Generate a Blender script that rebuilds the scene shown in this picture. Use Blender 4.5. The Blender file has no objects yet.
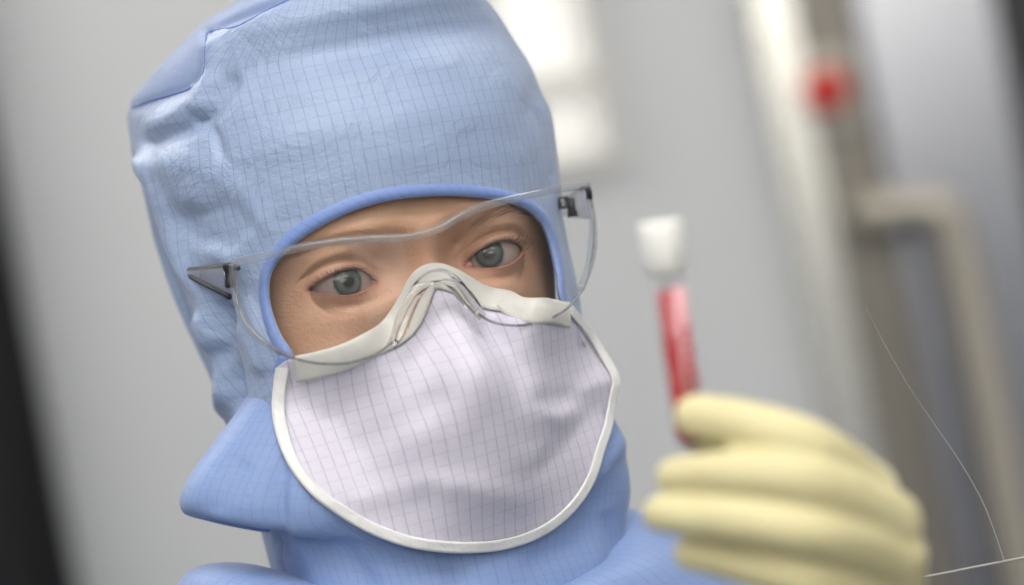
import bpy, bmesh, math, random
import numpy as np
from mathutils import Vector, Matrix
from mathutils.bvhtree import BVHTree
random.seed(7); np.random.seed(7)
S = bpy.context.scene
C = S.collection

# ------------------------------------------------------------------ camera, world, lights, exposure
FPX = 1024 * 110.0 / 36.0             # focal length in pixels
ROLL = math.radians(10.7)
YAW = math.radians(21.0)              # how far her face is turned to her left
D0 = 1.200                            # camera to eyes
O = Vector((0.0, 0.0, 1.55))          # midpoint between her eyeballs
CR = Vector((math.cos(ROLL), 0, -math.sin(ROLL)))
CU = Vector((math.sin(ROLL), 0, math.cos(ROLL)))
CF = Vector((0, 1, 0))
CAM = O - CF*D0 - CR*((416-512)/FPX*D0) - CU*((292.5-269.5)/FPX*D0)
cd = bpy.data.cameras.new('camera'); cam = bpy.data.objects.new('camera', cd); C.objects.link(cam)
cd.sensor_width = 36; cd.lens = 110; cd.clip_start = 0.05
cd.dof.use_dof = True; cd.dof.focus_distance = D0 - 0.012; cd.dof.aperture_fstop = 3.3
mw = Matrix.Identity(4)
for i, v in enumerate((CR, CU, -CF)):
    for j in range(3): mw[j][i] = v[j]
mw.translation = CAM
cam.matrix_world = mw
S.camera = cam
w = bpy.data.worlds.new('world'); S.world = w; w.use_nodes = True
w.node_tree.nodes['Background'].inputs[0].default_value = (0.75, 0.8, 0.9, 1)
w.node_tree.nodes['Background'].inputs[1].default_value = 0.3
S.view_settings.view_transform = 'Standard'; S.view_settings.look = 'None'
S.view_settings.exposure = -0.3; S.view_settings.gamma = 1.0
S.view_settings.use_curve_mapping = False
S.cycles.use_denoising = True
CEIL = 2.62
LIGHTS = [(-0.10, -0.85, 1.4, 0.6, 9.5), (0.75, -1.75, 1.2, 0.6, 6.5), (-0.75, -2.3, 1.2, 0.6, 9.5),
          (0.85, 0.45, 1.0, 0.5, 6.5), (-0.95, 0.80, 1.2, 0.5, 11.0)]   # ceiling light panels x, y, w, d, strength

# ------------------------------------------------------------------ projection helpers
YC, YS = math.cos(YAW), math.sin(YAW)
def to_local(p):
    q = p - O
    return Vector((q.x*YC + q.y*YS, -q.x*YS + q.y*YC, q.z)) * 1000.0
def dir_local(q):
    return Vector((q.x*YC + q.y*YS, -q.x*YS + q.y*YC, q.z))
CAML = to_local(CAM)
CRL, CUL, CFL = dir_local(CR), dir_local(CU), dir_local(CF)
def ray(px, py):
    return (CFL + CRL*((px-512)/FPX) + CUL*((292.5-py)/FPX))
def P(px, py, y):                     # world point at depth y (metres beyond the eyes)
    d = D0 + y
    return CAM + CF*d + CR*((px-512)/FPX*d) + CU*((292.5-py)/FPX*d)
def L(px, py, y):                     # head space point (mm) at head depth y
    r = ray(px, py); k = (y - CAML.y)/r.y
    return CAML + r*k
def on_surf(px, py, f, y0=-15.0):
    y = y0
    for _ in range(60):
        p = L(px, py, y); y = 0.5*y + 0.5*f(p.x, p.z)
    return L(px, py, y)
def proj(V):                          # head space array (n,3) mm -> pixels
    q = V - np.array(CAML)
    d = q @ np.array(CFL)
    return np.stack([512 + FPX*(q @ np.array(CRL))/d, 292.5 - FPX*(q @ np.array(CUL))/d], 1)
HEADM = Matrix.Translation(O) @ Matrix.Rotation(YAW, 4, 'Z')

# ------------------------------------------------------------------ object helpers
def link(name, me, mats, parent=None):
    o = bpy.data.objects.new(name, me); C.objects.link(o)
    for m in (mats if isinstance(mats, (list, tuple)) else [mats]): me.materials.append(m)
    if parent: o.parent = parent
    return o
def mesh(name, V, F, mats, parent=None, uv=None, smooth=True, scale=0.001, attr=None):
    me = bpy.data.meshes.new(name)
    V = np.asarray(V, float)*scale
    me.from_pydata(V.tolist(), [], [tuple(int(i) for i in f) for f in F])
    if uv is not None:
        l = me.uv_layers.new(name='UVMap'); uv = np.asarray(uv, float)
        idx = np.empty(len(me.loops), int); me.loops.foreach_get('vertex_index', idx)
        l.data.foreach_set('uv', uv[idx].ravel())
    if attr:
        for k, a in attr.items():
            at = me.attributes.new(k, 'FLOAT', 'POINT'); at.data.foreach_set('value', np.asarray(a, float))
    me.validate(); me.update()
    if smooth: me.polygons.foreach_set('use_smooth', [True]*len(me.polygons))
    return link(name, me, mats, parent)
def empty(name, loc=None, matrix=None):
    o = bpy.data.objects.new(name, None); C.objects.link(o); o.empty_display_size = 0.05
    if matrix is not None: o.matrix_world = matrix
    elif loc is not None: o.location = loc
    return o
def tag(o, label=None, cat=None, group=None, kind=None):
    if label: o['label'] = label
    if cat: o['category'] = cat
    if group: o['group'] = group
    if kind: o['kind'] = kind
    return o
def bm_obj(name, bm, mats, parent=None, smooth=False, bevel=0):
    if bevel:
        bmesh.ops.bevel(bm, geom=list(bm.edges), offset=bevel, segments=2, affect='EDGES', profile=0.5)
    me = bpy.data.meshes.new(name); bmesh.ops.recalc_face_normals(bm, faces=list(bm.faces)); bm.to_mesh(me); bm.free()
    if smooth: me.polygons.foreach_set('use_smooth', [True]*len(me.polygons))
    return link(name, me, mats, parent)
def box_bm(x0, x1, y0, y1, z0, z1, bm=None):
    bm = bm or bmesh.new()
    v = [bm.verts.new(c) for c in ((x0,y0,z0),(x1,y0,z0),(x1,y1,z0),(x0,y1,z0),(x0,y0,z1),(x1,y0,z1),(x1,y1,z1),(x0,y1,z1))]
    for f in ((0,3,2,1),(4,5,6,7),(0,1,5,4),(1,2,6,5),(2,3,7,6),(3,0,4,7)): bm.faces.new([v[i] for i in f])
    return bm
def box(name, x0, x1, y0, y1, z0, z1, m, parent=None, bevel=0):
    return bm_obj(name, box_bm(x0,x1,y0,y1,z0,z1), m, parent, bevel=bevel)

def spline(pts, n, closed=False):     # Catmull-Rom through rows, resampled evenly by chord length
    p = np.asarray(pts, float); m = len(p)
    out = []
    segs = m if closed else m-1
    for i in range(segs):
        a, b = p[i], p[(i+1) % m]
        pa = p[(i-1) % m] if (closed or i > 0) else 2*a-b
        pb = p[(i+2) % m] if (closed or i+2 < m) else 2*b-a
        def dd(u, v): return max(np.linalg.norm(u-v), 1e-6)**0.5
        t0 = 0; t1 = dd(pa, a); t2 = t1+dd(a, b); t3 = t2+dd(b, pb)
        for k in range(24):
            t = t1+(t2-t1)*k/24
            A1 = (t1-t)/(t1-t0)*pa+(t-t0)/(t1-t0)*a
            A2 = (t2-t)/(t2-t1)*a+(t-t1)/(t2-t1)*b
            A3 = (t3-t)/(t3-t2)*b+(t-t2)/(t3-t2)*pb
            B1 = (t2-t)/(t2-t0)*A1+(t-t0)/(t2-t0)*A2
            B2 = (t3-t)/(t3-t1)*A2+(t-t1)/(t3-t1)*A3
            out.append((t2-t)/(t2-t1)*B1+(t-t1)/(t2-t1)*B2)
    if closed: out.append(out[0])
    else: out.append(p[-1])
    out = np.array(out)
    s = np.concatenate([[0], np.cumsum(np.linalg.norm(np.diff(out, axis=0), axis=1))])
    q = np.linspace(0, s[-1], n+1 if closed else n)
    if closed: q = q[:-1]
    return np.stack([np.interp(q, s, out[:, j]) for j in range(out.shape[1])], 1)

def tube(path, r, nseg=10, closed=False, caps=True):
    p = [Vector(q) for q in path]; n = len(p)
    rr = r if hasattr(r, '__len__') else [r]*n
    V, F = [], []
    prev = None
    for i in range(n):
        if closed: t = (p[(i+1) % n]-p[i-1])
        else: t = p[min(i+1, n-1)]-p[max(i-1, 0)]
        t.normalize()
        if prev is None:
            a = Vector((0, 0, 1)) if abs(t.z) < 0.9 else Vector((1, 0, 0))
            u = t.cross(a).normalized()
        else:
            u = (prev - t*prev.dot(t)).normalized()
        prev = u; v = t.cross(u)
        for k in range(nseg):
            an = 2*math.pi*k/nseg
            V.append(p[i]+(u*math.cos(an)+v*math.sin(an))*rr[i])
    for i in range(n if closed else n-1):
        for k in range(nseg):
            a = i*nseg+k; b = i*nseg+(k+1) % nseg
            c = ((i+1) % n)*nseg+(k+1) % nseg; d = ((i+1) % n)*nseg+k
            F.append((a, b, c, d))
    if caps and not closed:
        for i, t in ((0, 1), (n-1, 0)):
            V.append(p[i]); c = len(V)-1
            for k in range(nseg):
                a = i*nseg+k; b = i*nseg+(k+1) % nseg
                F.append((c, b, a) if t else (c, a, b))
    return [tuple(v) for v in V], F
def join(parts):
    V, F = [], []
    for v, f in parts:
        o = len(V); V += list(v); F += [tuple(i+o for i in q) for q in f]
    return V, F
def strip(A, B, closed=False):        # quad strip between two equal polylines
    n = len(A); V = [tuple(a) for a in A]+[tuple(b) for b in B]
    F = [(i, (i+1) % n, n+(i+1) % n, n+i) for i in range(n if closed else n-1)]
    return V, F
def sdf_poly(Q, poly):                # signed distance, negative inside
    poly = np.asarray(poly, float); A = poly; B = np.roll(poly, -1, 0)
    best = np.full(len(Q), 1e18); ins = np.zeros(len(Q), bool)
    for a, b in zip(A, B):
        ab = b-a; t = np.clip(((Q-a) @ ab)/max(ab @ ab, 1e-12), 0, 1)
        d = ((Q-a-t[:, None]*ab)**2).sum(1); best = np.minimum(best, d)
        c = (a[1] > Q[:, 1]) != (b[1] > Q[:, 1])
        if abs(b[1]-a[1]) > 1e-12:
            ins ^= c & (Q[:, 0] < (b[0]-a[0])*(Q[:, 1]-a[1])/(b[1]-a[1])+a[0])
    d = np.sqrt(best)
    return np.where(ins, -d, d)
def dist_line(Q, line):
    line = np.asarray(line, float); best = np.full(len(Q), 1e18)
    for a, b in zip(line[:-1], line[1:]):
        ab = b-a; t = np.clip(((Q-a) @ ab)/max(ab @ ab, 1e-12), 0, 1)
        best = np.minimum(best, ((Q-a-t[:, None]*ab)**2).sum(1))
    return np.sqrt(best)
def clip(V, F, s, extra=None):        # keep s > 0; returns V, F, extra, rim edges
    V = [tuple(v) for v in V]; E = [tuple(e) for e in extra] if extra is not None else None
    s = list(s); cut = {}; out = []; rim = []
    def inter(a, b):
        k = (min(a, b), max(a, b))
        if k not in cut:
            a, b = k; t = s[a]/(s[a]-s[b])
            V.append(tuple(V[a][i]+(V[b][i]-V[a][i])*t for i in range(3)))
            if E is not None: E.append(tuple(E[a][i]+(E[b][i]-E[a][i])*t for i in range(len(E[a]))))
            s.append(0.0); cut[k] = len(V)-1
        return cut[k]
    for f in F:
        pos = [s[i] > 0 for i in f]
        if all(pos): out.append(tuple(f)); continue
        if not any(pos): continue
        g = []; new = []
        for i in range(len(f)):
            a, b = f[i], f[(i+1) % len(f)]
            if s[a] > 0: g.append(a)
            if (s[a] > 0) != (s[b] > 0):
                k = inter(a, b); g.append(k); new.append(k)
        if len(g) >= 3: out.append(tuple(g))
        if len(new) == 2: rim.append((new[0], new[1]))
    used = sorted({i for f in out for i in f}); mp = {u: i for i, u in enumerate(used)}
    V2 = [V[u] for u in used]; E2 = [E[u] for u in used] if E is not None else None
    return V2, [tuple(mp[i] for i in f) for f in out], E2, [(mp[a], mp[b]) for a, b in rim if a in mp and b in mp]
def grid_faces(nr, nc, wrap):
    F = []
    for i in range(nr-1):
        for j in range(nc if wrap else nc-1):
            k = (j+1) % nc
            F.append((i*nc+j, i*nc+k, (i+1)*nc+k, (i+1)*nc+j))
    return F
def smooth_noise(Q, freq, seed):      # cheap smooth pseudo noise on (n,k) coordinates
    r = np.random.RandomState(seed); out = np.zeros(len(Q))
    for _ in range(7):
        k = r.normal(size=Q.shape[1])*freq; out += np.sin(Q @ k + r.uniform(0, 6.28))
    return out/7**0.5
def rbf(ctrl, reg=2.0):               # thin plate surface y(x, z) through control points
    c = np.asarray(ctrl, float); X = c[:, :2]; n = len(X)
    def U(r2): return np.where(r2 > 1e-9, 0.5*r2*np.log(np.maximum(r2, 1e-9)), 0.0)
    K = U(((X[:, None]-X[None])**2).sum(2)) + np.eye(n)*reg
    Pm = np.hstack([np.ones((n, 1)), X]); A = np.zeros((n+3, n+3))
    A[:n, :n] = K; A[:n, n:] = Pm; A[n:, :n] = Pm.T
    wv = np.linalg.solve(A, np.concatenate([c[:, 2], [0, 0, 0]]))
    def f(Q):
        Q = np.asarray(Q, float)
        return U(((Q[:, None]-X[None])**2).sum(2)) @ wv[:n] + wv[n] + Q @ wv[n+1:]
    return f

# ------------------------------------------------------------------ materials
def srgb(r, g, b):
    f = lambda c: (c/255/12.92) if c/255 <= 0.04045 else ((c/255+0.055)/1.055)**2.4
    return (f(r), f(g), f(b), 1)
def mat(name, col, rough=0.5, metal=0.0, spec=0.5, **kw):
    m = bpy.data.materials.new(name); m.use_nodes = True
    b = m.node_tree.nodes['Principled BSDF']
    b.inputs['Base Color'].default_value = col; b.inputs['Roughness'].default_value = rough
    b.inputs['Metallic'].default_value = metal; b.inputs['Specular IOR Level'].default_value = spec
    for k, v in kw.items(): b.inputs[k.replace('_', ' ')].default_value = v
    return m
def nodes(m):
    nt = m.node_tree
    def N(t, **kw):
        n = nt.nodes.new(t)
        for k, v in kw.items(): setattr(n, k, v)
        return n
    return nt, N, nt.nodes['Principled BSDF']
def add_noise(m, scale, amount, bump=0.0, bump_scale=None, coord='Object'):
    nt, N, b = nodes(m)
    tc = N('ShaderNodeTexCoord'); no = N('ShaderNodeTexNoise'); no.inputs['Scale'].default_value = scale; no.inputs['Detail'].default_value = 4
    nt.links.new(tc.outputs[coord], no.inputs['Vector'])
    col = b.inputs['Base Color'].default_value[:]
    mx = N('ShaderNodeMix', data_type='RGBA'); mx.inputs[6].default_value = tuple(c*(1-amount) for c in col[:3])+(1,); mx.inputs[7].default_value = tuple(min(1, c*(1+amount)) for c in col[:3])+(1,)
    nt.links.new(no.outputs['Fac'], mx.inputs[0]); nt.links.new(mx.outputs[2], b.inputs['Base Color'])
    if bump:
        n2 = N('ShaderNodeTexNoise'); n2.inputs['Scale'].default_value = bump_scale or scale; n2.inputs['Detail'].default_value = 5
        nt.links.new(tc.outputs[coord], n2.inputs['Vector'])
        bp = N('ShaderNodeBump'); bp.inputs['Strength'].default_value = 1.0; bp.inputs['Distance'].default_value = bump
        nt.links.new(n2.outputs['Fac'], bp.inputs['Height']); nt.links.new(bp.outputs[0], b.inputs['Normal'])
    return m
def cloth(name, col, line_col, pitch=(5.0, 5.0), width=0.075, strength=0.5, rough=0.5, bump=0.0012, sheen=0.2):
    m = mat(name, col, rough, spec=0.35)
    nt, N, b = nodes(m)
    b.inputs['Sheen Weight'].default_value = sheen; b.inputs['Sheen Roughness'].default_value = 0.4
    uv = N('ShaderNodeUVMap'); sep = N('ShaderNodeSeparateXYZ'); nt.links.new(uv.outputs[0], sep.inputs[0])
    masks = []
    for i in (0, 1):
        dv = N('ShaderNodeMath', operation='DIVIDE'); dv.inputs[1].default_value = pitch[i]; nt.links.new(sep.outputs[i], dv.inputs[0])
        fr = N('ShaderNodeMath', operation='FRACT'); nt.links.new(dv.outputs[0], fr.inputs[0])
        sb = N('ShaderNodeMath', operation='SUBTRACT'); sb.inputs[1].default_value = 0.5; nt.links.new(fr.outputs[0], sb.inputs[0])
        ab = N('ShaderNodeMath', operation='ABSOLUTE'); nt.links.new(sb.outputs[0], ab.inputs[0])
        mr = N('ShaderNodeMapRange'); mr.inputs[1].default_value = width*0.35; mr.inputs[2].default_value = width; mr.inputs[3].default_value = 1; mr.inputs[4].default_value = 0
        nt.links.new(ab.outputs[0], mr.inputs[0]); masks.append(mr)
    s2 = N('ShaderNodeMath', operation='MULTIPLY'); s2.inputs[1].default_value = 0.4; nt.links.new(masks[1].outputs[0], s2.inputs[0])
    mxm = N('ShaderNodeMath', operation='MAXIMUM'); nt.links.new(masks[0].outputs[0], mxm.inputs[0]); nt.links.new(s2.outputs[0], mxm.inputs[1])
    no = N('ShaderNodeTexNoise'); no.inputs['Scale'].default_value = 0.35; no.inputs['Detail'].default_value = 3; nt.links.new(uv.outputs[0], no.inputs['Vector'])
    st = N('ShaderNodeMath', operation='MULTIPLY'); nt.links.new(mxm.outputs[0], st.inputs[0])
    k = N('ShaderNodeMath', operation='MULTIPLY'); k.inputs[1].default_value = strength*2; nt.links.new(no.outputs['Fac'], k.inputs[0]); nt.links.new(k.outputs[0], st.inputs[1])
    mx = N('ShaderNodeMix', data_type='RGBA'); mx.inputs[6].default_value = col; mx.inputs[7].default_value = line_col; mx.clamp_factor = True
    nt.links.new(st.outputs[0], mx.inputs[0]); nt.links.new(mx.outputs[2], b.inputs['Base Color'])
    tc = N('ShaderNodeTexCoord'); n2 = N('ShaderNodeTexNoise'); n2.inputs['Scale'].default_value = 45; n2.inputs['Detail'].default_value = 7; n2.inputs['Roughness'].default_value = 0.6; n2.inputs['Distortion'].default_value = 0.5
    nt.links.new(tc.outputs['Object'], n2.inputs['Vector'])
    bp = N('ShaderNodeBump'); bp.inputs['Distance'].default_value = bump; bp.inputs['Strength'].default_value = 0.9
    nt.links.new(n2.outputs['Fac'], bp.inputs['Height']); nt.links.new(bp.outputs[0], b.inputs['Normal'])
    return m
M = {}
M['hood'] = cloth('blue_grid_cloth', srgb(152, 169, 200), srgb(84, 101, 148), pitch=(4.7, 5.0), strength=0.32, rough=0.34, bump=0.0028)
M['cape'] = cloth('blue_grid_cloth_smooth', srgb(129, 152, 198), srgb(78, 98, 154), pitch=(4.7, 5.0), strength=0.24, rough=0.5, bump=0.001)
M['crown'] = cloth('blue_crown_cloth', srgb(124, 142, 180), srgb(96, 132, 186), strength=0.12, rough=0.5, bump=0.001)
M['trim'] = cloth('blue_binding_cloth', srgb(124, 148, 204), srgb(84, 104, 168), pitch=(4, 40), strength=0.25, bump=0.0006)
M['seam'] = mat('dark_blue_thread', srgb(80, 105, 175), 0.7)
M['mask'] = cloth('white_grid_cloth', srgb(212, 208, 223), srgb(146, 144, 170), pitch=(4.6, 4.7), strength=0.42, rough=0.55, bump=0.0009)
M['white_trim'] = add_noise(mat('white_binding', srgb(228, 228, 228), 0.6), 60, 0.04, 0.0012, 160)
M['band'] = add_noise(mat('cream_band', srgb(210, 208, 202), 0.6), 60, 0.04, 0.0006, 120)
def skin_mat():
    m = mat('skin', srgb(226, 178, 150), 0.42, spec=0.45)
    nt, N, b = nodes(m)
    b.inputs['Subsurface Weight'].default_value = 0.12
    b.inputs['Subsurface Radius'].default_value = (1.0, 0.35, 0.2); b.inputs['Subsurface Scale'].default_value = 0.004
    at = N('ShaderNodeAttribute'); at.attribute_name = 'redness'
    tc = N('ShaderNodeTexCoord'); no = N('ShaderNodeTexNoise'); no.inputs['Scale'].default_value = 90; no.inputs['Detail'].default_value = 6
    nt.links.new(tc.outputs['Object'], no.inputs['Vector'])
    m1 = N('ShaderNodeMix', data_type='RGBA'); m1.inputs[6].default_value = srgb(184, 143, 114); m1.inputs[7].default_value = srgb(210, 170, 143)
    nt.links.new(no.outputs['Fac'], m1.inputs[0])
    m2 = N('ShaderNodeMix', data_type='RGBA'); m2.inputs[7].default_value = srgb(178, 112, 98)
    nt.links.new(m1.outputs[2], m2.inputs[6]); nt.links.new(at.outputs['Fac'], m2.inputs[0]); a2 = N('ShaderNodeAttribute'); a2.attribute_name = 'lashline'
    m3 = N('ShaderNodeMix', data_type='RGBA'); m3.inputs[7].default_value = srgb(96, 66, 54)
    nt.links.new(m2.outputs[2], m3.inputs[6]); nt.links.new(a2.outputs['Fac'], m3.inputs[0]); nt.links.new(m3.outputs[2], b.inputs['Base Color'])
    n2 = N('ShaderNodeTexNoise'); n2.inputs['Scale'].default_value = 700; n2.inputs['Detail'].default_value = 3; nt.links.new(tc.outputs['Object'], n2.inputs['Vector'])
    bp = N('ShaderNodeBump'); bp.inputs['Distance'].default_value = 0.0004; bp.inputs['Strength'].default_value = 0.7
    nt.links.new(n2.outputs['Fac'], bp.inputs['Height']); nt.links.new(bp.outputs[0], b.inputs['Normal'])
    return m
M['skin'] = skin_mat()
def eye_mat():
    m = mat('eye', (1, 1, 1, 1), 0.25, spec=0.5, Coat_Weight=0.6, Coat_Roughness=0.03)
    nt, N, b = nodes(m)
    tc = N('ShaderNodeTexCoord'); sp = N('ShaderNodeSeparateXYZ'); nt.links.new(tc.outputs['Object'], sp.inputs[0])
    cb = N('ShaderNodeCombineXYZ'); nt.links.new(sp.outputs[0], cb.inputs[0]); nt.links.new(sp.outputs[2], cb.inputs[2])
    ln = N('ShaderNodeVectorMath', operation='LENGTH'); nt.links.new(cb.outputs[0], ln.inputs[0])
    at2 = N('ShaderNodeMath', operation='ARCTAN2'); nt.links.new(sp.outputs[0], at2.inputs[0]); nt.links.new(sp.outputs[2], at2.inputs[1])
    cb2 = N('ShaderNodeCombineXYZ')
    a3 = N('ShaderNodeMath', operation='MULTIPLY'); a3.inputs[1].default_value = 7; nt.links.new(at2.outputs[0], a3.inputs[0]); nt.links.new(a3.outputs[0], cb2.inputs[0])
    l3 = N('ShaderNodeMath', operation='MULTIPLY'); l3.inputs[1].default_value = 250; nt.links.new(ln.outputs['Value'], l3.inputs[0]); nt.links.new(l3.outputs[0], cb2.inputs[1])
    no = N('ShaderNodeTexNoise'); no.inputs['Scale'].default_value = 1.6; nt.links.new(cb2.outputs[0], no.inputs['Vector'])
    jit = N('ShaderNodeMath', operation='MULTIPLY_ADD'); jit.inputs[1].default_value = 0.0012; nt.links.new(no.outputs['Fac'], jit.inputs[0]); nt.links.new(ln.outputs['Value'], jit.inputs[2])
    mr = N('ShaderNodeMapRange'); mr.inputs[1].default_value = 0.0006; mr.inputs[2].default_value = 0.0080; nt.links.new(jit.outputs[0], mr.inputs[0])
    cr = N('ShaderNodeValToRGB'); nt.links.new(mr.outputs[0], cr.inputs[0])
    e = cr.color_ramp.elements
    e[0].position = 0.0; e[0].color = srgb(10, 10, 12)
    e[1].position = 1.0; e[1].color = srgb(150, 130, 122)  # eye white darkened in its colour for the shade of lids and lashes
    for p, c in ((0.23, (10, 11, 12)), (0.28, (44, 46, 40)), (0.38, (80, 84, 77)), (0.56, (72, 79, 78)), (0.66, (40, 45, 47)), (0.72, (52, 56, 58)), (0.79, (126, 117, 113)), (0.86, (144, 133, 127))):
        q = e.new(p); q.color = srgb(*c)
    nt.links.new(cr.outputs[0], b.inputs['Base Color'])
    return m
M['eye'] = eye_mat()
M['lash'] = mat('lash_hair', srgb(74, 54, 44), 0.6)
M['brow'] = mat('brow_hair', srgb(168, 128, 98), 0.6)
M['caruncle'] = mat('eye_corner_flesh', srgb(205, 140, 128), 0.3)
def clear(name, tint, refl=1.0, rough=0.03, haze=0.0):
    m = bpy.data.materials.new(name); m.use_nodes = True; nt = m.node_tree; nt.nodes.clear()
    out = nt.nodes.new('ShaderNodeOutputMaterial'); tr = nt.nodes.new('ShaderNodeBsdfTransparent'); tr.inputs[0].default_value = tint
    gl = nt.nodes.new('ShaderNodeBsdfGlossy'); gl.inputs['Roughness'].default_value = rough
    fr = nt.nodes.new('ShaderNodeFresnel'); fr.inputs[0].default_value = 1.5
    k = nt.nodes.new('ShaderNodeMath'); k.operation = 'MULTIPLY'; k.inputs[1].default_value = refl; nt.links.new(fr.outputs[0], k.inputs[0])
    ge = nt.nodes.new('ShaderNodeNewGeometry'); iv = nt.nodes.new('ShaderNodeMath'); iv.operation = 'SUBTRACT'; iv.inputs[0].default_value = 1.0; nt.links.new(ge.outputs['Backfacing'], iv.inputs[1])
    k0 = k; k = nt.nodes.new('ShaderNodeMath'); k.operation = 'MULTIPLY'; nt.links.new(k0.outputs[0], k.inputs[0]); nt.links.new(iv.outputs[0], k.inputs[1])
    mx = nt.nodes.new('ShaderNodeMixShader'); nt.links.new(k.outputs[0], mx.inputs[0]); nt.links.new(tr.outputs[0], mx.inputs[1]); nt.links.new(gl.outputs[0], mx.inputs[2])
    last = mx
    if haze:
        df = nt.nodes.new('ShaderNodeBsdfTranslucent'); df.inputs[0].default_value = (0.9, 0.92, 0.95, 1)
        d2 = nt.nodes.new('ShaderNodeBsdfDiffuse'); d2.inputs[0].default_value = (0.85, 0.87, 0.9, 1)
        ad = nt.nodes.new('ShaderNodeMixShader'); ad.inputs[0].default_value = 0.6; nt.links.new(df.outputs[0], ad.inputs[1]); nt.links.new(d2.outputs[0], ad.inputs[2])
        m2 = nt.nodes.new('ShaderNodeMixShader'); m2.inputs[0].default_value = haze; nt.links.new(mx.outputs[0], m2.inputs[1]); nt.links.new(ad.outputs[0], m2.inputs[2]); last = m2
    nt.links.new(last.outputs[0], out.inputs[0])
    return m
M['lens'] = clear('clear_polycarbonate', (0.985, 0.985, 0.985, 1), 0.4, 0.12, 0.01)
M['lens_edge'] = clear('clear_polycarbonate_edge', (0.86, 0.87, 0.88, 1), 1.6, 0.08, 0.13)
M['lens_rim'] = clear('clear_lens_lower_rim', (0.62, 0.63, 0.65, 1), 1.4, 0.08, 0.06)
M['nosepad'] = clear('clear_plastic_bridge', (0.74, 0.74, 0.73, 1), 2.6, 0.06, 0.07)
def glass(name, tint, rough, ior=1.45):
    m = bpy.data.materials.new(name); m.use_nodes = True; nt = m.node_tree; nt.nodes.clear()
    out = nt.nodes.new('ShaderNodeOutputMaterial'); g = nt.nodes.new('ShaderNodeBsdfGlass'); g.inputs[0].default_value = tint
    g.inputs['Roughness'].default_value = rough; g.inputs['IOR'].default_value = ior; nt.links.new(g.outputs[0], out.inputs[0]); return m
M['nosepad'] = glass('clear_plastic_bridge_solid', (0.96, 0.96, 0.95, 1), 0.02)
M['tube_wall'] = clear('clear_tube_wall', (0.96, 0.96, 0.96, 1), 0.7, 0.04, 0.02)
M['black'] = mat('black_plastic', srgb(26, 26, 32), 0.35)
M['smoke'] = clear('smoky_plastic', (0.80, 0.80, 0.85, 1), 1.2, 0.1, 0.12)
M['latex'] = add_noise(mat('yellow_latex', srgb(212, 203, 158), 0.5, spec=0.35), 30, 0.05, 0.0024, 60)
M['latex'].node_tree.nodes['Principled BSDF'].inputs['Subsurface Weight'].default_value = 0.08
M['latex'].node_tree.nodes['Principled BSDF'].inputs['Subsurface Scale'].default_value = 0.004
M['blood'] = mat('red_liquid', srgb(190, 20, 30), 0.25)
M['cap'] = mat('white_cap', srgb(238, 238, 234), 0.4)
M['label'] = mat('label_paper', srgb(222, 164, 170), 0.5)
M['ink'] = mat('red_ink', srgb(192, 60, 70), 0.5)
M['wall'] = add_noise(mat('wall_panel_paint', srgb(200, 202, 204), 0.4, spec=0.4), 2, 0.02)
M['wall_warm'] = add_noise(mat('warm_panel_paint', srgb(208, 206, 200), 0.4, spec=0.4), 2, 0.02)
M['steel'] = add_noise(mat('brushed_steel', srgb(158, 160, 168), 0.24, metal=0.9), 14, 0.05)
M['post'] = add_noise(mat('brown_grey_frame', srgb(134, 129, 121), 0.4, metal=0.4), 6, 0.05)
M['lightpost'] = add_noise(mat('light_grey_frame', srgb(200, 199, 194), 0.22, metal=0.7), 6, 0.04)
M['pull'] = add_noise(mat('satin_handle_steel', srgb(184, 177, 163), 0.35, metal=0.5), 20, 0.04)
M['dark'] = add_noise(mat('dark_navy_laminate', srgb(11, 12, 17), 0.6, spec=0.3), 5, 0.1)
M['gasket'] = mat('dark_gasket', srgb(44, 44, 46), 0.6)
M['red'] = mat('red_button_plastic', srgb(196, 40, 30), 0.4)
M['yellow'] = mat('button_plate_grey', srgb(196, 194, 182), 0.5)
M['floor'] = add_noise(mat('floor_vinyl', srgb(118, 122, 126), 0.35), 4, 0.05)
M['ceiling'] = add_noise(mat('ceiling_paint', srgb(232, 232, 230), 0.7), 3, 0.02)
M['wire'] = mat('white_fibre', srgb(160, 158, 152), 0.5)
def emit(name, col, strength):
    m = mat(name, (0.8, 0.8, 0.8, 1), 0.5)
    b = m.node_tree.nodes['Principled BSDF']; b.inputs['Emission Color'].default_value = col; b.inputs['Emission Strength'].default_value = strength
    return m

# ------------------------------------------------------------------ room
WY = 1.20                              # the wall behind her, metres beyond the eyes
def wall_xz(px, py, y=WY):
    p = P(px, py, y); return p.x, p.z
X0, X1, Y0 = -2.1, 2.1, -3.2
def structure(o): o['kind'] = 'structure'; return o
structure(box('floor', X0, X1, Y0, WY+0.1, -0.05, 0.0, M['floor']))
structure(box('ceiling', X0, X1, Y0, WY+0.1, CEIL, CEIL+0.05, M['ceiling']))
structure(box('wall_left', X0-0.05, X0, Y0, WY+0.1, 0, CEIL, M['wall']))
structure(box('wall_right', X1, X1+0.05, Y0, WY+0.1, 0, CEIL, M['wall']))
structure(box('wall_front', X0, X1, Y0-0.05, Y0, 0, CEIL, M['wall']))
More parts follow.
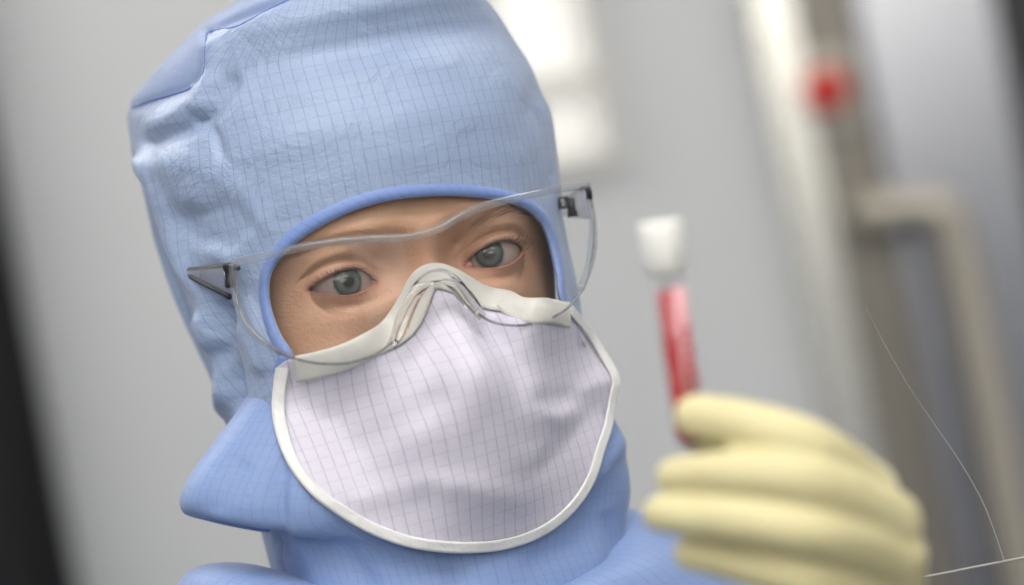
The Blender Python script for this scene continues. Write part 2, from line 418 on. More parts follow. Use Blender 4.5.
# wall behind her
bm = bmesh.new()
wx0 = wall_xz(505, 60)[0]; wx1 = wall_xz(588, 60)[0]; wz0 = wall_xz(560, 158)[1]; wz1 = wz0+0.62
for a in ((X0, wx0, 0, CEIL), (wx1, X1, 0, CEIL), (wx0, wx1, 0, wz0), (wx0, wx1, wz1, CEIL)):
    box_bm(a[0], a[1], WY, WY+0.05, a[2], a[3], bm)
structure(bm_obj('wall_back', bm, M['wall']))
for i, (lx, ly, lw, ld, ls) in enumerate(LIGHTS):
    t = empty('ceiling_light', (lx, ly, CEIL))
    tag(t, ['large ceiling light panel above and in front of her hood', 'ceiling light panel near the wall on the right of the camera', 'ceiling light panel far back on the left behind the camera', 'ceiling light panel over the steel door', 'ceiling light panel over the dark cabinet'][i], 'ceiling light', 'ceiling light panels')
    box('diffuser', -lw/2, lw/2, -ld/2, ld/2, -0.03, -0.012, emit('lit_diffuser', (1.0, 0.97, 0.93, 1), ls), t)
    b = bmesh.new()
    for q in ((-lw/2-.02, -lw/2, -ld/2-.02, ld/2+.02), (lw/2, lw/2+.02, -ld/2-.02, ld/2+.02), (-lw/2, lw/2, -ld/2-.02, -ld/2), (-lw/2, lw/2, ld/2, ld/2+.02)):
        box_bm(q[0], q[1], q[2], q[3], -0.035, 0, b)
    bm_obj('frame', b, M['ceiling'], t)
# lit window in the wall behind her
wn = structure(empty('window_1', ((wx0+wx1)/2, WY, wz0)))
hw = (wx1-wx0)/2
zm = wall_xz(558, 84)[1]-wz0
box('pane', -hw, hw, 0.02, 0.03, 0, zm-0.008, emit('lit_window_lower', (1.0, 0.97, 0.88, 1), 0.62), wn)
box('pane', -hw, hw, 0.02, 0.03, zm+0.008, wz1-wz0, emit('lit_window_upper', (1.0, 0.97, 0.88, 1), 0.68), wn)
bm = box_bm(-hw, hw, 0.0, 0.035, zm-0.008, zm+0.008)
box_bm(-hw-0.012, -hw, -0.01, 0.035, -0.012, wz1-wz0, bm); box_bm(hw, hw+0.012, -0.01, 0.035, -0.012, wz1-wz0, bm); box_bm(-hw, hw, -0.01, 0.035, -0.012, 0, bm)
bm_obj('window_frame', bm, M['wall_warm'], wn)
# added glowing panel, unseen behind the camera, for the steel door to reflect
w2 = structure(empty('added_glow_panel', (0.45, Y0, 1.92)))
box('pane', -0.8, 0.8, 0.0, 0.01, 0, 0.6, emit('added_panel_glow', (1.0, 0.96, 0.86, 1), 6.0), w2)
bm = box_bm(-0.85, -0.8, 0, 0.03, -0.05, 0.65); box_bm(0.8, 0.85, 0, 0.03, -0.05, 0.65, bm); box_bm(-0.8, 0.8, 0, 0.03, -0.05, 0, bm); box_bm(-0.8, 0.8, 0, 0.03, 0.6, 0.65, bm); box_bm(-0.015, 0.015, 0, 0.03, 0, 0.6, bm)
bm_obj('window_frame', bm, M['wall_warm'], w2)  # frame of the added panel
# dark cabinet at the left
dx = wall_xz(37, 375, WY-0.03)[0]
t = tag(empty('tall_cabinet', (dx, WY-0.02, 0)), 'dark navy tall cabinet at the left edge behind the person', 'cabinet')
box('side_panel', -0.02, 0, -0.025, 0, 0.05, 2.2, M['dark'], t, 0.002)
box('door', -0.60, -0.022, -0.035, -0.022, 0.06, 2.19, M['dark'], t, 0.002)
box('body', -0.62, -0.02, -0.022, 0, 0.05, 2.2, M['dark'], t)
box('plinth', -0.60, -0.02, -0.02, 0, 0.0, 0.05, M['gasket'], t)
# steel door at the right with its frame
def vx(px, py, y=WY): return wall_xz(px, py, y)[0]
fa = vx(752, 50); fb = vx(802, 50); fd = vx(1002, 50); pw = vx(858, 50)-fb
structure(box('trim_1', fa, fb, WY-0.03, WY+0.02, 0, CEIL, M['lightpost'], bevel=0.004))
structure(box('trim_2', fb, fb+pw, WY-0.012, WY+0.02, 0, CEIL, M['post'], bevel=0.003))
dr = structure(empty('door_1', (fb+pw, WY, 0)))
dw = fd-(fb+pw)
box('door_leaf', 0, dw, -0.02, 0.03, 0.01, 2.3, M['steel'], dr, 0.003)
hp = [P(868, 212, WY-0.025), P(878, 212, WY-0.06), P(905, 208, WY-0.075), P(932, 206, WY-0.08), P(949, 216, WY-0.08), P(958, 242, WY-0.08)]
top = P(958, 242, WY-0.08)
hp += [Vector((top.x+0.002, top.y, top.z-0.1)), Vector((top.x+0.002, top.y, top.z-0.5)), Vector((top.x, top.y, top.z-0.55)), Vector((top.x-0.02, top.y, top.z-0.58)), Vector((top.x-0.06, top.y+0.01, top.z-0.585)), Vector((top.x-0.075, WY-0.02, top.z-0.585))]
hp = [Vector(q)-dr.location for q in hp]
V, F = tube(spline([tuple(q) for q in hp], 70), 0.0135, 14)
mesh('door_handle', V, F, M['pull'], dr, scale=1.0)
structure(box('trim_3', fd, fd+0.10, WY-0.05, WY+0.02, 0, CEIL, M['gasket'], bevel=0.003))
# emergency button on the light frame
bp_ = P(822, 93, WY-0.012)
t = tag(empty('emergency_button', (bp_.x, WY-0.012, bp_.z)), 'red mushroom emergency push button on the steel door frame', 'push button')
bm = box_bm(-0.024, 0.024, -0.012, 0, -0.03, 0.03); bm_obj('base_plate', bm, M['yellow'], t, bevel=0.003)
prof = [(0, -0.045), (0.008, -0.0445), (0.014, -0.042), (0.0175, -0.037), (0.0175, -0.031), (0.013, -0.028), (0.010, -0.026), (0.010, -0.012)]
V, F = [], []
for r, y in prof:
    for k in range(28): V.append((r*math.cos(k*math.pi/14), y, r*math.sin(k*math.pi/14)))
mesh('push_knob', V, grid_faces(len(prof), 28, True), M['red'], t, scale=1.0)

# ------------------------------------------------------------------ person
person = empty('person', matrix=HEADM)
tag(person, 'person in blue hooded coverall and white mask holding up a sample tube', 'person')

# body: one continuous mesh with the sculpted face
rows = [  # z, front y, back y, half width
    (111, 55, 75, 6), (108, 28, 100, 30), (100, 4, 122, 48), (85, -10, 140, 62), (70, -16, 147, 69), (55, -20, 150, 73), (40, -21, 151, 75), (25, -19, 151, 75),
    (12, -14, 150, 74), (0, -9, 148, 73), (-20, -9, 142, 70), (-45, -11, 132, 65), (-70, -13, 122, 58), (-88, -12, 114, 50), (-102, -11, 110, 42),
    (-112, -1, 108, 40), (-120, 22, 108, 46), (-134, 40, 108, 51), (-165, 42, 110, 53), (-195, 38, 112, 58), (-215, 25, 114, 80), (-240, 14, 118, 120), (-280, 8, 118, 150), (-360, 5, 115, 155)]
R = spline(rows, 400)
zd = np.concatenate([np.arange(111, 60, -2.0), np.arange(60, 32, -1.0), np.arange(32, -34, -0.5), np.arange(-34, -64, -1.0), np.arange(-64, -130, -2.0), np.arange(-130, -361, -6.0)])
ordr = np.argsort(R[:, 0]); Rs = R[ordr]
fr = np.interp(zd, Rs[:, 0], Rs[:, 1]); bk = np.interp(zd, Rs[:, 0], Rs[:, 2]); wd = np.interp(zd, Rs[:, 0], Rs[:, 3])
ph = np.concatenate([np.arange(-62, 62.01, 0.42), np.arange(64, 298, 4.0)])*math.pi/180
nz, nph = len(zd), len(ph)
ss, cc = np.sin(ph), np.cos(ph)
yc = np.interp(zd, [-400, -120, -100, 111], [62, 66, 60, 62])
e = 2/2.45
X = wd[:, None]*np.sign(ss)*np.abs(ss)**e
Y = np.where(cc > 0, yc[:, None]-(yc-fr)[:, None]*np.abs(cc)**e, yc[:, None]+(bk-yc)[:, None]*np.abs(cc)**e)
Z = np.repeat(zd[:, None], nph, 1)
G = lambda a, s: np.exp(-(a/s)**2)
front = np.clip((cc-0.15)/0.25, 0, 1)[None, :]
aX = np.abs(X); d = np.zeros_like(X)
na = np.interp(Z, [-62, -56, -51, -46, -40, -25, -10, 2, 12, 22], [0, -3, -15, -28, -32, -23, -13.5, -8.5, -5.5, 0])
ns = np.interp(Z, [-56, -40, -25, -10, 5, 22], [14, 12.5, 9.5, 7.5, 7.5, 12])
d += na*np.exp(-np.abs(X/ns)**2.2)
d += -7*G(Z+46, 6)*G(aX-13, 6)                                  # nostrils wings
d += -5.5*G(Z-17.5, 7)*G(aX-25, 20) - 1.5*G(Z-17, 8)*G(X, 12)      # brow ridge
d += 7.0*G(Z-7, 6.5)*G(aX-16, 6.5)                                   # inner socket
d += -5.0*G(Z+12, 7)*G(aX-30, 17) - 3.0*G(Z-10, 5)*G(aX-37, 11) - 2.0*G(Z, 9)*G(aX-47, 7)
d += -5.5*G(Z+27, 13)*G(aX-40, 18)                               # cheekbones
d += -5*G(Z+74, 8)*G(X, 22) + 2*G(Z+74, 1.2)*G(X, 20) - 4*G(Z+102, 9)*G(X, 16)
X *= 1-0.10*np.clip((0.35-cc)/0.5, 0, 1)[None, :]; Y = np.where(cc < 0, Y-10*np.clip(-cc, 0, 1), Y)
yface = Y + d*front
EX = 31.0
red = np.zeros_like(X)
def almond(side):                       # eyelid opening in head x, z (side -1: image left)
    q = [(-13.4, -2.2), (-11.2, -0.2), (-8, 2.3), (-4, 3.8), (0, 4.4), (4, 4.1), (8, 2.9), (11.0, 1.5), (13.2, 0.0), (11.2, -2.0), (8, -3.4), (3.5, -4.7), (-1, -5.1), (-5.5, -4.6), (-9.5, -3.6), (-12, -2.8)]
    s = spline(q, 72, closed=True)
    u = s[:, 0]; k_ = np.where(u > 0, 1.01 if side < 0 else 0.86, 0.94 if side < 0 else 1.08)
    return np.stack([side*u*k_+side*EX, s[:, 1]], 1)
opening = np.full(X.shape, 1e9)
for side in (-1, 1):
    u = side*X-EX                        # lateral positive
    rho2 = u**2+Z**2
    lid = np.where(rho2 < 13.1**2, -np.sqrt(np.maximum(13.1**2-rho2, 0)), 30)
    lid = np.where(rho2 < 12.2**2, lid, lid)
    k = 1.9
    near = G(u, 24)*G(Z, 22) > 0.02
    zc = np.interp(u, [-16, -12.5, -7, -1.4, 4, 8.8, 13, 17, 22], [1.2, 3.4, 6.9, 8.4, 8.7, 7.9, 5.6, 2.8, -1])
    groove = (1.6*G(Z-zc, 0.85)-0.8*G(Z-zc-2.3, 1.8))*np.clip((18-np.abs(u))/6, 0, 1)
    groove += 0.9*G(Z-zc+2.2-0.04*u, 1.5)*0
    zu = -9.5+0.018*(u+3)**2
    groove += 0.8*G(Z-zu, 1.6)*np.clip((14-np.abs(u+3))/5, 0, 1)   # under-eye line
    comb = -k*np.log(np.exp(-np.clip(yface, -60, 60)/k)+np.exp(-np.clip(lid, -60, 60)/k))
    yface = np.where(near & (front > 0.5), comb, yface)+groove*front
    idx = np.where(((np.abs(u) < 26) & (np.abs(Z) < 20) & (front > 0.5)).ravel())[0]
    sd = sdf_poly(np.stack([X.ravel()[idx], Z.ravel()[idx]], 1), almond(side))
    o = opening.ravel(); o[idx] = np.minimum(o[idx], sd); opening = o.reshape(X.shape)
red = np.maximum(0.75*np.exp(-(np.maximum(opening, 0)/1.3)), 0.28*np.exp(-(np.maximum(opening, 0)/6)**2)*(Z < 0))
red = np.maximum(red, 0.22*G(X, 12)*G(Z+6, 12))*front
Vb = np.stack([X, yface, Z], 2).reshape(-1, 3)
Fb = grid_faces(nz, nph, True)
liner = np.exp(-(np.maximum(opening, 0)/1.2)**2)*(Z > -1.0)*0.8+np.exp(-(np.maximum(opening, 0)/0.7)**2)*(Z <= -1.0)*0.25
Vb2, Fb2, Eb, rim = clip(Vb, Fb, opening.ravel(), np.stack([red.ravel(), liner.ravel()], 1))
Vb2 = list(Vb2); Eb = list(Eb)
# lid margins turn in towards the eyeball
inner = {}
def lid_in(i):
    if i not in inner:
        x, y, z = Vb2[i]; sd_ = 1 if x > 0 else -1
        cx = sd_*EX; k = 1.0
        Vb2.append((cx+(x-cx)*0.94, y+3.0, z*0.94)); Eb.append((0.75, 0.1)); inner[i] = len(Vb2)-1
    return inner[i]
for a, b in rim: Fb2.append((a, b, lid_in(b), lid_in(a)))
ntop = len(Vb2); Vb2.append((0, 65, 112)); Eb.append((0, 0))
Fb2 += [(ntop, (j+1) % nph, j) for j in range(nph)]
body = mesh('body', Vb2, Fb2, M['skin'], person, attr={'redness': [q[0] for q in Eb], 'lashline': [q[1] for q in Eb]})
def bvh_of(V, F): return BVHTree.FromPolygons([Vector(v) for v in V], [list(f) for f in F])
BODY = bvh_of(Vb2, Fb2)

# eyes
PUPIL = {-1: (348.5, 281.5), 1: (489.0, 253.5)}
for side in (-1, 1):
    c = Vector((side*EX, 0, 0))
    # gaze so that the pupil lands where the photo shows it: meet the pupil ray with the eyeball
    r = ray(*PUPIL[side]).normalized(); oc = CAML-c; bq = oc.dot(r); hit = CAML+r*(-bq-math.sqrt(max(bq*bq-oc.dot(oc)+12.0**2, 0)))
    g = (hit-c).normalized()
    bm = bmesh.new(); bmesh.ops.create_uvsphere(bm, u_segments=64, v_segments=40, radius=0.012)
    for v in bm.verts:                    # cornea bulge around the gaze axis (-y)
        rr = math.hypot(v.co.x, v.co.z)
        if v.co.y < 0 and rr < 0.0062: v.co.y -= 0.0006*(1-(rr/0.0062)**2)
    eo = bm_obj('eye', bm, M['eye'], person, smooth=True)
    eo.rotation_mode = 'QUATERNION'; eo.rotation_quaternion = Vector((0, -1, 0)).rotation_difference(g); eo.location = c*0.001
    bm = bmesh.new(); bmesh.ops.create_uvsphere(bm, u_segments=16, v_segments=10, radius=1.0)
    for v in bm.verts: v.co = Vector((side*EX-side*12.0, -4.2, -1.9))*0.001+Vector((v.co.x*0.0024, v.co.y*0.0022, v.co.z*0.0019))
    cz = bm_obj('tear_duct', bm, M['caruncle'], eo, smooth=True); cz.matrix_parent_inverse = (Matrix.Translation(c*0.001) @ eo.rotation_quaternion.to_matrix().to_4x4()).inverted()
    # lashes
    parts = []
    al = almond(side)
    rnd = random.Random(5+side)
    def skin_at(x, z):
        h = BODY.ray_cast(Vector((x, -120, z)), Vector((0, 1, 0))); return h[0]
    for up, n in ((1, 70), (0, 30)):
        for i in range(n):
            u = -6+17.5*(i+rnd.random()*0.6)/n
            cand = [(abs(side*q[0]-EX-u), q[1], q[0]) for q in al if (q[1] > -1.0 if up else q[1] < -1.5)]
            q = min(cand); zq = q[1]; xq = side*(EX+u)
            p0 = skin_at(xq, zq+(0.5 if up else -0.6))
            if p0 is None or p0.y > 5: continue
            ln = (5.2+1.6*u/12+rnd.uniform(-1, .8)) if up else (2.6+rnd.uniform(-.6, .6))
            out = side*(u*0.055+rnd.uniform(-.12, .12))
            zz = 1 if up else -1
            pts = [p0+Vector((out*ln*t, -ln*(0.85*t-0.2*t*t), zz*ln*((-0.22*t+0.50*t*t) if up else (.25*t+.25*t*t)))) for t in (0, .35, .7, 1)]
            parts.append(tube(pts, [0.10, 0.09, 0.06, 0.02] if up else [0.06, 0.05, 0.03, 0.015], 4, caps=False))
    V, F = join(parts); mesh('eyelashes', V, F, M['lash'], person)
    # eyebrow hairs lie on the skin
    parts = []
    for i in range(150):
        t = 0.12+0.88*rnd.random(); u = -15+32*t
        zc = 13.0+3.5*math.sin(min(1, t/0.7)*math.pi/2)-6*max(0, t-0.65)**1.3*2
        wdt = 3.2*(1-0.75*t)
        z0 = zc+rnd.uniform(-wdt, wdt); x0 = side*(EX+u-1)
        lng = 5.5+rnd.uniform(-1.5, 1.5); upw = 0.75*(1-t)**1.5-0.25*t+rnd.uniform(-.1, .1)
        pts = []
        for s in (0, .5, 1):
            h = BODY.ray_cast(Vector((x0+side*lng*s*0.9, -120, z0+lng*s*upw)), Vector((0, 1, 0)))
            if h[0] is None: break
            pts.append(h[0]+Vector((0, -0.15-0.4*s*(1-s), 0)))
        if len(pts) == 3: parts.append(tube(pts, [0.065, 0.06, 0.02], 3, caps=False))
    V, F = join(parts); mesh('eyebrow', V, F, M['brow'], person)

# hood
K = 1.042
hood_rows = [(118.5, -13, -11, 50), (117.6, -28, 3, 0), (116, -38, 12, 0), (112.5, -47, 22, 0), (106, -64, 35, 0), (97.5, -78, 43, 0), (90, -90.5, 47.5, 0), (82, -99, 51, 0), (70, -100, 55, 0), (55, -100.3, 58.6, 0), (40, -100, 58.6, 0),
             (22, -98.5, 57.6, 0), (0, -93.8, 57, 0), (-13, -89.8, 57.3, 0), (-27, -86, 57, 0), (-43, -82, 56.5, 0), (-60, -79, 54, 0), (-80, -77, 50, 0), (-110, -75, 48, 0)]
ctrl = []
for z, l, r_, _ in hood_rows:
    l *= K; r_ *= K; h = (r_-l)/2; ycn = -(l+r_)/2/YS
    A = h/math.sqrt(YC**2+(1.07*YS)**2); B = 1.07*A
    yfr = ycn-B
    if z < -50: yfr = np.interp(z, [-110, -80, -60, -50], [22, 12, -12, -30])
    ctrl.append((z*K, A, yfr, ycn, ycn+B))
HR = spline(ctrl, 175)
nh = 330; phh = np.linspace(-math.pi, math.pi, nh, endpoint=False)
hs, hc = np.sin(phh), np.cos(phh)
HX = HR[:, 1:2]*hs; HY = np.where(hc > 0, HR[:, 3:4]-(HR[:, 3:4]-HR[:, 2:3])*hc, HR[:, 3:4]-(HR[:, 4:5]-HR[:, 3:4])*hc); HZ = np.repeat(HR[:, 0:1], nh, 1)
HV = np.stack([HX, HY, HZ], 2)
Nv = np.stack([HX/np.maximum(HR[:, 1:2]**2, 1), (HY-HR[:, 3:4])/np.maximum(HR[:, 1:2]**2, 1), np.maximum(HZ-60, 0)/60.0**2], 2)
Nv /= np.maximum(np.linalg.norm(Nv, axis=2, keepdims=True), 1e-9)
pxh = proj(HV.reshape(-1, 3))
vis = (hc[None, :] > -0.45) & (HY < 200)
visr = np.repeat((np.cos(phh+YAW) > -0.1)[None, :], len(HR), 0).ravel()
CREASES = [  # polyline in the photo, width px, height mm (negative = valley)
    ([(152, 143), (170, 134), (190, 128), (206, 116), (222, 96), (232, 84)], 9, -3.2),
    ([(156, 126), (172, 119), (198, 104), (210, 80), (212, 50)], 10, 3.0),
    ([(196, 118), (214, 132), (222, 156)], 5, -3.2), ([(200, 108), (225, 98)], 5, 1.5),
    ([(205, 122), (232, 88)], 5, -3.6),
    ([(146, 160), (158, 190), (172, 235), (196, 290), (215, 340)], 8, 4.0),
    ([(134, 165), (144, 210), (160, 258), (180, 318)], 5, -3.6), ([(252, 305), (262, 338), (270, 362)], 4, 1.5), ([(250, 240), (236, 262), (214, 250)], 8, 2.0), ([(150, 165), (190, 160), (240, 190), (262, 225)], 14, 1.6),
    ([(190, 215), (215, 224), (238, 226)], 16, -3.0),
    ([(168, 165), (190, 195), (200, 205)], 18, 2.0),
    ([(240, 110), (320, 85), (420, 62), (520, 70)], 18, 0.6), ([(230, 135), (320, 105), (430, 92), (530, 110)], 16, -0.5),
    ([(250, 225), (300, 190), (380, 160), (470, 152), (535, 165)], 16, 0.6),
    ([(244, 300), (252, 340), (262, 365)], 7, 3.2), ([(228, 310), (232, 350), (238, 400)], 8, -5.5), ([(205, 320), (216, 360), (228, 400)], 7, 3.0),
    ([(240, 330), (225, 380), (222, 410)], 7, 2.0), ([(190, 290), (214, 330), (226, 380)], 7, -2.2),
    ([(208, 34), (206, 76), (190, 92), (134, 108)], 4, -1.2), ([(208, 32), (290, 0)], 4, -1.2),
    ([(545, 110), (552, 150), (556, 190)], 8, 1.2), ([(530, 90), (536, 150), (545, 190)], 8, -1.0),
]
disp = np.zeros(len(pxh))
for line, wpx, amp in CREASES: disp += amp*np.exp(-(dist_line(pxh, line)/wpx)**2)
dent = np.sqrt(((pxh[:, 0]-214)/30)**2+((pxh[:, 1]-226)/22)**2)
disp += -2.2/(1+np.exp((dent-0.9)*9))
back_fold = np.array([(100, 150), (137, 158), (150, 185), (166, 235), (186, 290), (200, 330), (214, 372), (205, 420), (100, 420)], float)
disp += -3.5/(1+np.exp(sdf_poly(pxh, back_fold)/1.8))
disp *= visr
edge = np.clip((np.abs(np.cos(phh+YAW))), 0, 1)
q3 = HV.reshape(-1, 3)
disp += 0.35*smooth_noise(q3, 0.05, 3)+0.16*smooth_noise(q3, 0.13, 4)
HV = (q3+Nv.reshape(-1, 3)*disp[:, None])
for i in range(len(HV)):                 # the cloth stays outside the head
    v = Vector(HV[i]); h = BODY.find_nearest(v, 12.0)
    if h[0] is not None:
        dl = (v-h[0]).dot(Vector(Nv.reshape(-1, 3)[i]))
        if dl < 1.6: HV[i] += Nv.reshape(-1, 3)[i]*(1.6-dl)
arc = np.concatenate([[0], np.cumsum(np.linalg.norm(np.diff(HR[:, [0, 1]], axis=0), axis=1))])
huv = np.stack([np.repeat((phh*84)[None, :], len(HR), 0), np.repeat(-arc[:, None], nh, 1)], 2).reshape(-1, 2)
HF = grid_faces(len(HR), nh, True)
HOOD_FULL = bvh_of(HV, HF)
open_px = [(294, 356), (282, 336), (273, 313), (269.5, 293), (272, 273), (283, 256), (300, 240.5), (325, 224.5), (355, 210.5), (385, 201.5), (415, 197), (445, 195.5), (475, 197), (505, 201.5), (525, 208.5), (539, 220), (547, 235), (552.5, 255), (557, 275), (560, 298),
           (578, 335), (596, 380), (597, 420), (580, 468), (540, 512), (475, 532), (405, 525), (345, 497), (302, 452), (284, 412), (284, 375)]
OP = spline(open_px, 240, closed=True)
pxh = proj(HV)
sd = sdf_poly(pxh, OP); backf = ~np.repeat((np.cos(phh+YAW*0) > -0.2)[None, :], len(HR), 0).ravel()
sd[backf] = 50
HV2, HF2, HE2, hrim = clip(HV, HF, sd, huv)
topi = len(HV2); HV2 = list(HV2)
hood = mesh('hood', HV2, HF2, [M['hood'], M['crown']], person, uv=HE2)
crown_px = [(118, 112), (133, 108), (172, 95), (190, 89), (202, 78), (206, 64), (206.5, 48), (208, 34), (235, 28), (252, 20), (288, 1), (330, -20), (420, -80), (100, -80)]
fc_ = np.array([np.mean([HV2[i] for i in f], axis=0) for f in HF2])
hood.data.polygons.foreach_set('material_index', (sdf_poly(proj(fc_), crown_px) < 0).astype(int))
m_ = hood.modifiers.new('thickness', 'SOLIDIFY'); m_.thickness = 0.0006; m_.offset = -1
def cast(bvh, px, py, lift=0.0):
    r = ray(px, py).normalized(); h = bvh.ray_cast(CAML, r)
    if h[0] is None: return None
    n = h[1]
    if n.dot(r) > 0: n = -n
    return h[0]+n*lift
# binding round the face opening: inner edge on the opening, outer edge 5 mm out
ctr = OP.mean(0)
nrm = []
for i in range(len(OP)):
    t_ = OP[(i+1) % len(OP)]-OP[i-1]; t_ /= np.linalg.norm(t_); nrm.append((t_[1], -t_[0]))
nrm = np.array(nrm)
if ((OP+nrm-ctr)**2).sum() < ((OP-ctr)**2).sum(): nrm = -nrm
def offset_ring(wmin, lift):
    out = []
    for i, p in enumerate(OP):
        k = 1.0
        wdt = wmin*np.interp(p[0], [265, 300, 400, 520, 545, 560], [0.75, 1.2, 1.0, 0.85, 0.7, 0.5])
        q = p+nrm[i]*wdt
        h = cast(HOOD_FULL, q[0], q[1], lift)
        out.append(h)
    last = None
    for i in range(len(out)):
        if out[i] is None: out[i] = out[i-1] if out[i-1] is not None else Vector((0, 0, 0))
    return out
i0 = next(i for i in range(len(OP)) if OP[i][1] > 372 and OP[(i+1) % len(OP)][1] <= 372)
order = [(i0+k) % len(OP) for k in range(len(OP))]
order = order[:next(k for k in range(20, len(OP)) if OP[order[k]][1] > 318 and OP[order[k]][0] > 450)]
rings = []
for w_, l_ in ((0.0, 0.3), (0.3, 0.7), (7, 0.85), (12.5, 0.6), (13.5, -0.3)):
    o_ = offset_ring(w_, l_); rings.append([o_[i] for i in order])
rings[0] = [p+Vector((0, 2.5, 0)) for p in rings[0]]
A1 = rings[1]; n_ = len(order); V = []; uvs = []
cum = np.concatenate([[0], np.cumsum([(A1[i+1]-A1[i]).length for i in range(n_-1)])])
for k, rg in enumerate(rings):
    for i, p in enumerate(rg): V.append(tuple(p)); uvs.append((cum[i]+k*1.5, k*1.3))
BV = list(V); mesh('face_binding', V, grid_faces(5, n_, False), M['trim'], hood, uv=uvs)
# seam of the top panel and stitch line round the face
for line, rr in (([(133, 108), (150, 101), (172, 95), (190, 89), (202, 78), (206, 64), (206.5, 48), (208, 34), (218, 30.5), (235, 28), (252, 20), (270, 10), (288, 1), (305, -8)], 0.55),):
    pts = [cast(HOOD_FULL, a, b, 0.25) for a, b in spline(line, 90)]
    pts = [p for p in pts if p is not None]
    V, F = tube(pts, rr, 6); mesh('seam', V, F, M['seam'], hood)
pts = [p for p in offset_ring(15.5, 0.15)]
pts = [p for i, p in enumerate(pts) if OP[i][1] < 250]
i0 = max(range(len(pts)), key=lambda i: (pts[i]-pts[i-1]).length); pts = pts[i0:]+pts[:i0]
V, F = tube(pts, 0.28, 5); mesh('seam', V, F, M['seam'], hood)

# front cape of the hood, with the fold standing out at her right
def loft(ctrl, n, nc, yc_, yb, p_w=2.2, nf=2.3, back_drop=25, e_side=1.0):
    c = spline(ctrl, n)             # zL, Lx, zF, yF, zR, Rx
    f = np.linspace(-math.pi, math.pi, nc, endpoint=False); s, k = np.sin(f), np.cos(f)
    wl = np.maximum(-s, 0)**p_w; wr = np.maximum(s, 0)**p_w
    zz = c[:, 2:3]*(1-wl-wr)+c[:, 0:1]*wl+c[:, 4:5]*wr-back_drop*np.maximum(-k, 0)
    ex = 2/nf
    W = np.where(s < 0, -c[:, 1:2], c[:, 5:6])
    xx = W*np.sign(s)*np.abs(s)**np.where(k > 0, ex, 1.0)
    yy = np.where(k > 0, yc_-(yc_-c[:, 3:4])*np.maximum(k, 0)**ex, yc_-(yb-yc_)*np.minimum(k, 0))
    arc = np.concatenate([[0], np.cumsum(np.linalg.norm(np.diff(c[:, [2, 3]], axis=0), axis=1))])
    uv = np.stack([np.cumsum(np.concatenate([[0], np.full(nc-1, 2*math.pi*75/nc)]))[None, :]+0*xx, -arc[:, None]+0*xx], 2)
    return np.stack([xx, yy, zz], 2).reshape(-1, 3), grid_faces(n, nc, True), uv.reshape(-1, 2)
cape_rows = [(-12, -48, -18, -6, -28, 58), (-36, -69, -38, -12, -45, 66), (-51, -86, -60, -16, -58, 73), (-64, -99.5, -78, -19, -72, 75), (-70, -102.5, -84, -19, -80, 76), (-75, -101, -90, -18, -88, 76.5), (-78, -92, -95, -17, -95, 76.5),
             (-79, -78, -100, -16, -103, 76), (-83, -70, -105, -16, -110, 74), (-94, -67, -112, -16, -118, 72), (-110, -66, -125, -18, -130, 71), (-140, -75, -150, -22, -155, 75), (-190, -90, -190, -30, -190, 90)]
CV, CFc, CUV = loft(cape_rows, 120, 260, 22, 48, p_w=3.2, back_drop=0)
cpx = proj(CV)
cd_ = np.zeros(len(CV))
for line, wpx, amp in [([(262, 400), (225, 450), (195, 500)], 14, 1.5), ([(285, 450), (275, 500), (280, 540)], 10, -2.5), ([(300, 480), (300, 530), (320, 580)], 12, 2.0), ([(340, 530), (350, 560), (370, 590)], 12, -2.0),
                       ([(540, 560), (580, 545), (600, 500)], 14, -2.0), ([(600, 470), (622, 440), (628, 400)], 8, 2.0), ([(612, 520), (620, 560), (600, 590)], 9, -2.2), ([(450, 565), (460, 590)], 14, -1.5), ([(240, 470), (215, 505)], 10, -1.5)]:
    cd_ += amp*np.exp(-(dist_line(cpx, line)/wpx)**2)
cd_ += 0.6*smooth_noise(CV, 0.06, 9)+0.2*smooth_noise(CV, 0.15, 10)
cn = CV-np.array([0, 22, 0]); cn[:, 2] = 0; cn /= np.maximum(np.linalg.norm(cn, axis=1, keepdims=True), 1e-6)
CV = CV+cn*(cd_*(CV[:, 1] < 40))[:, None]
cape = mesh('hood_cape', CV, CFc, M['cape'], person, uv=CUV)

# coverall: shoulders, chest and sleeve
cov_rows = [(-106, -62, -134, -12, -108, 74), (-100, -74, -131, -18, -111, 86), (-97, -88, -130, -24, -118, 97), (-98, -98, -132, -28, -127, 107), (-104, -104, -138, -30, -139, 118), (-118, -112, -146, -32, -152, 130), (-140, -136, -160, -34, -168, 148),
            (-165, -162, -180, -36, -188, 170), (-200, -188, -210, -38, -218, 190), (-300, -205, -300, -38, -300, 205), (-480, -185, -480, -30, -480, 185), (-560, -175, -560, -30, -560, 175), (-700, -195, -700, -30, -700, 195), (-760, -190, -760, -22, -760, 190)]
SV, SF, SUV = loft(cov_rows, 150, 200, 45, 130, p_w=1.8, back_drop=45)
SV = SV+np.stack([0.8*smooth_noise(SV, 0.05, 21), 0.8*smooth_noise(SV, 0.05, 22), 0.4*smooth_noise(SV, 0.05, 23)], 1)
coverall = mesh('coverall', SV, SF, M['cape'], person, uv=SUV)
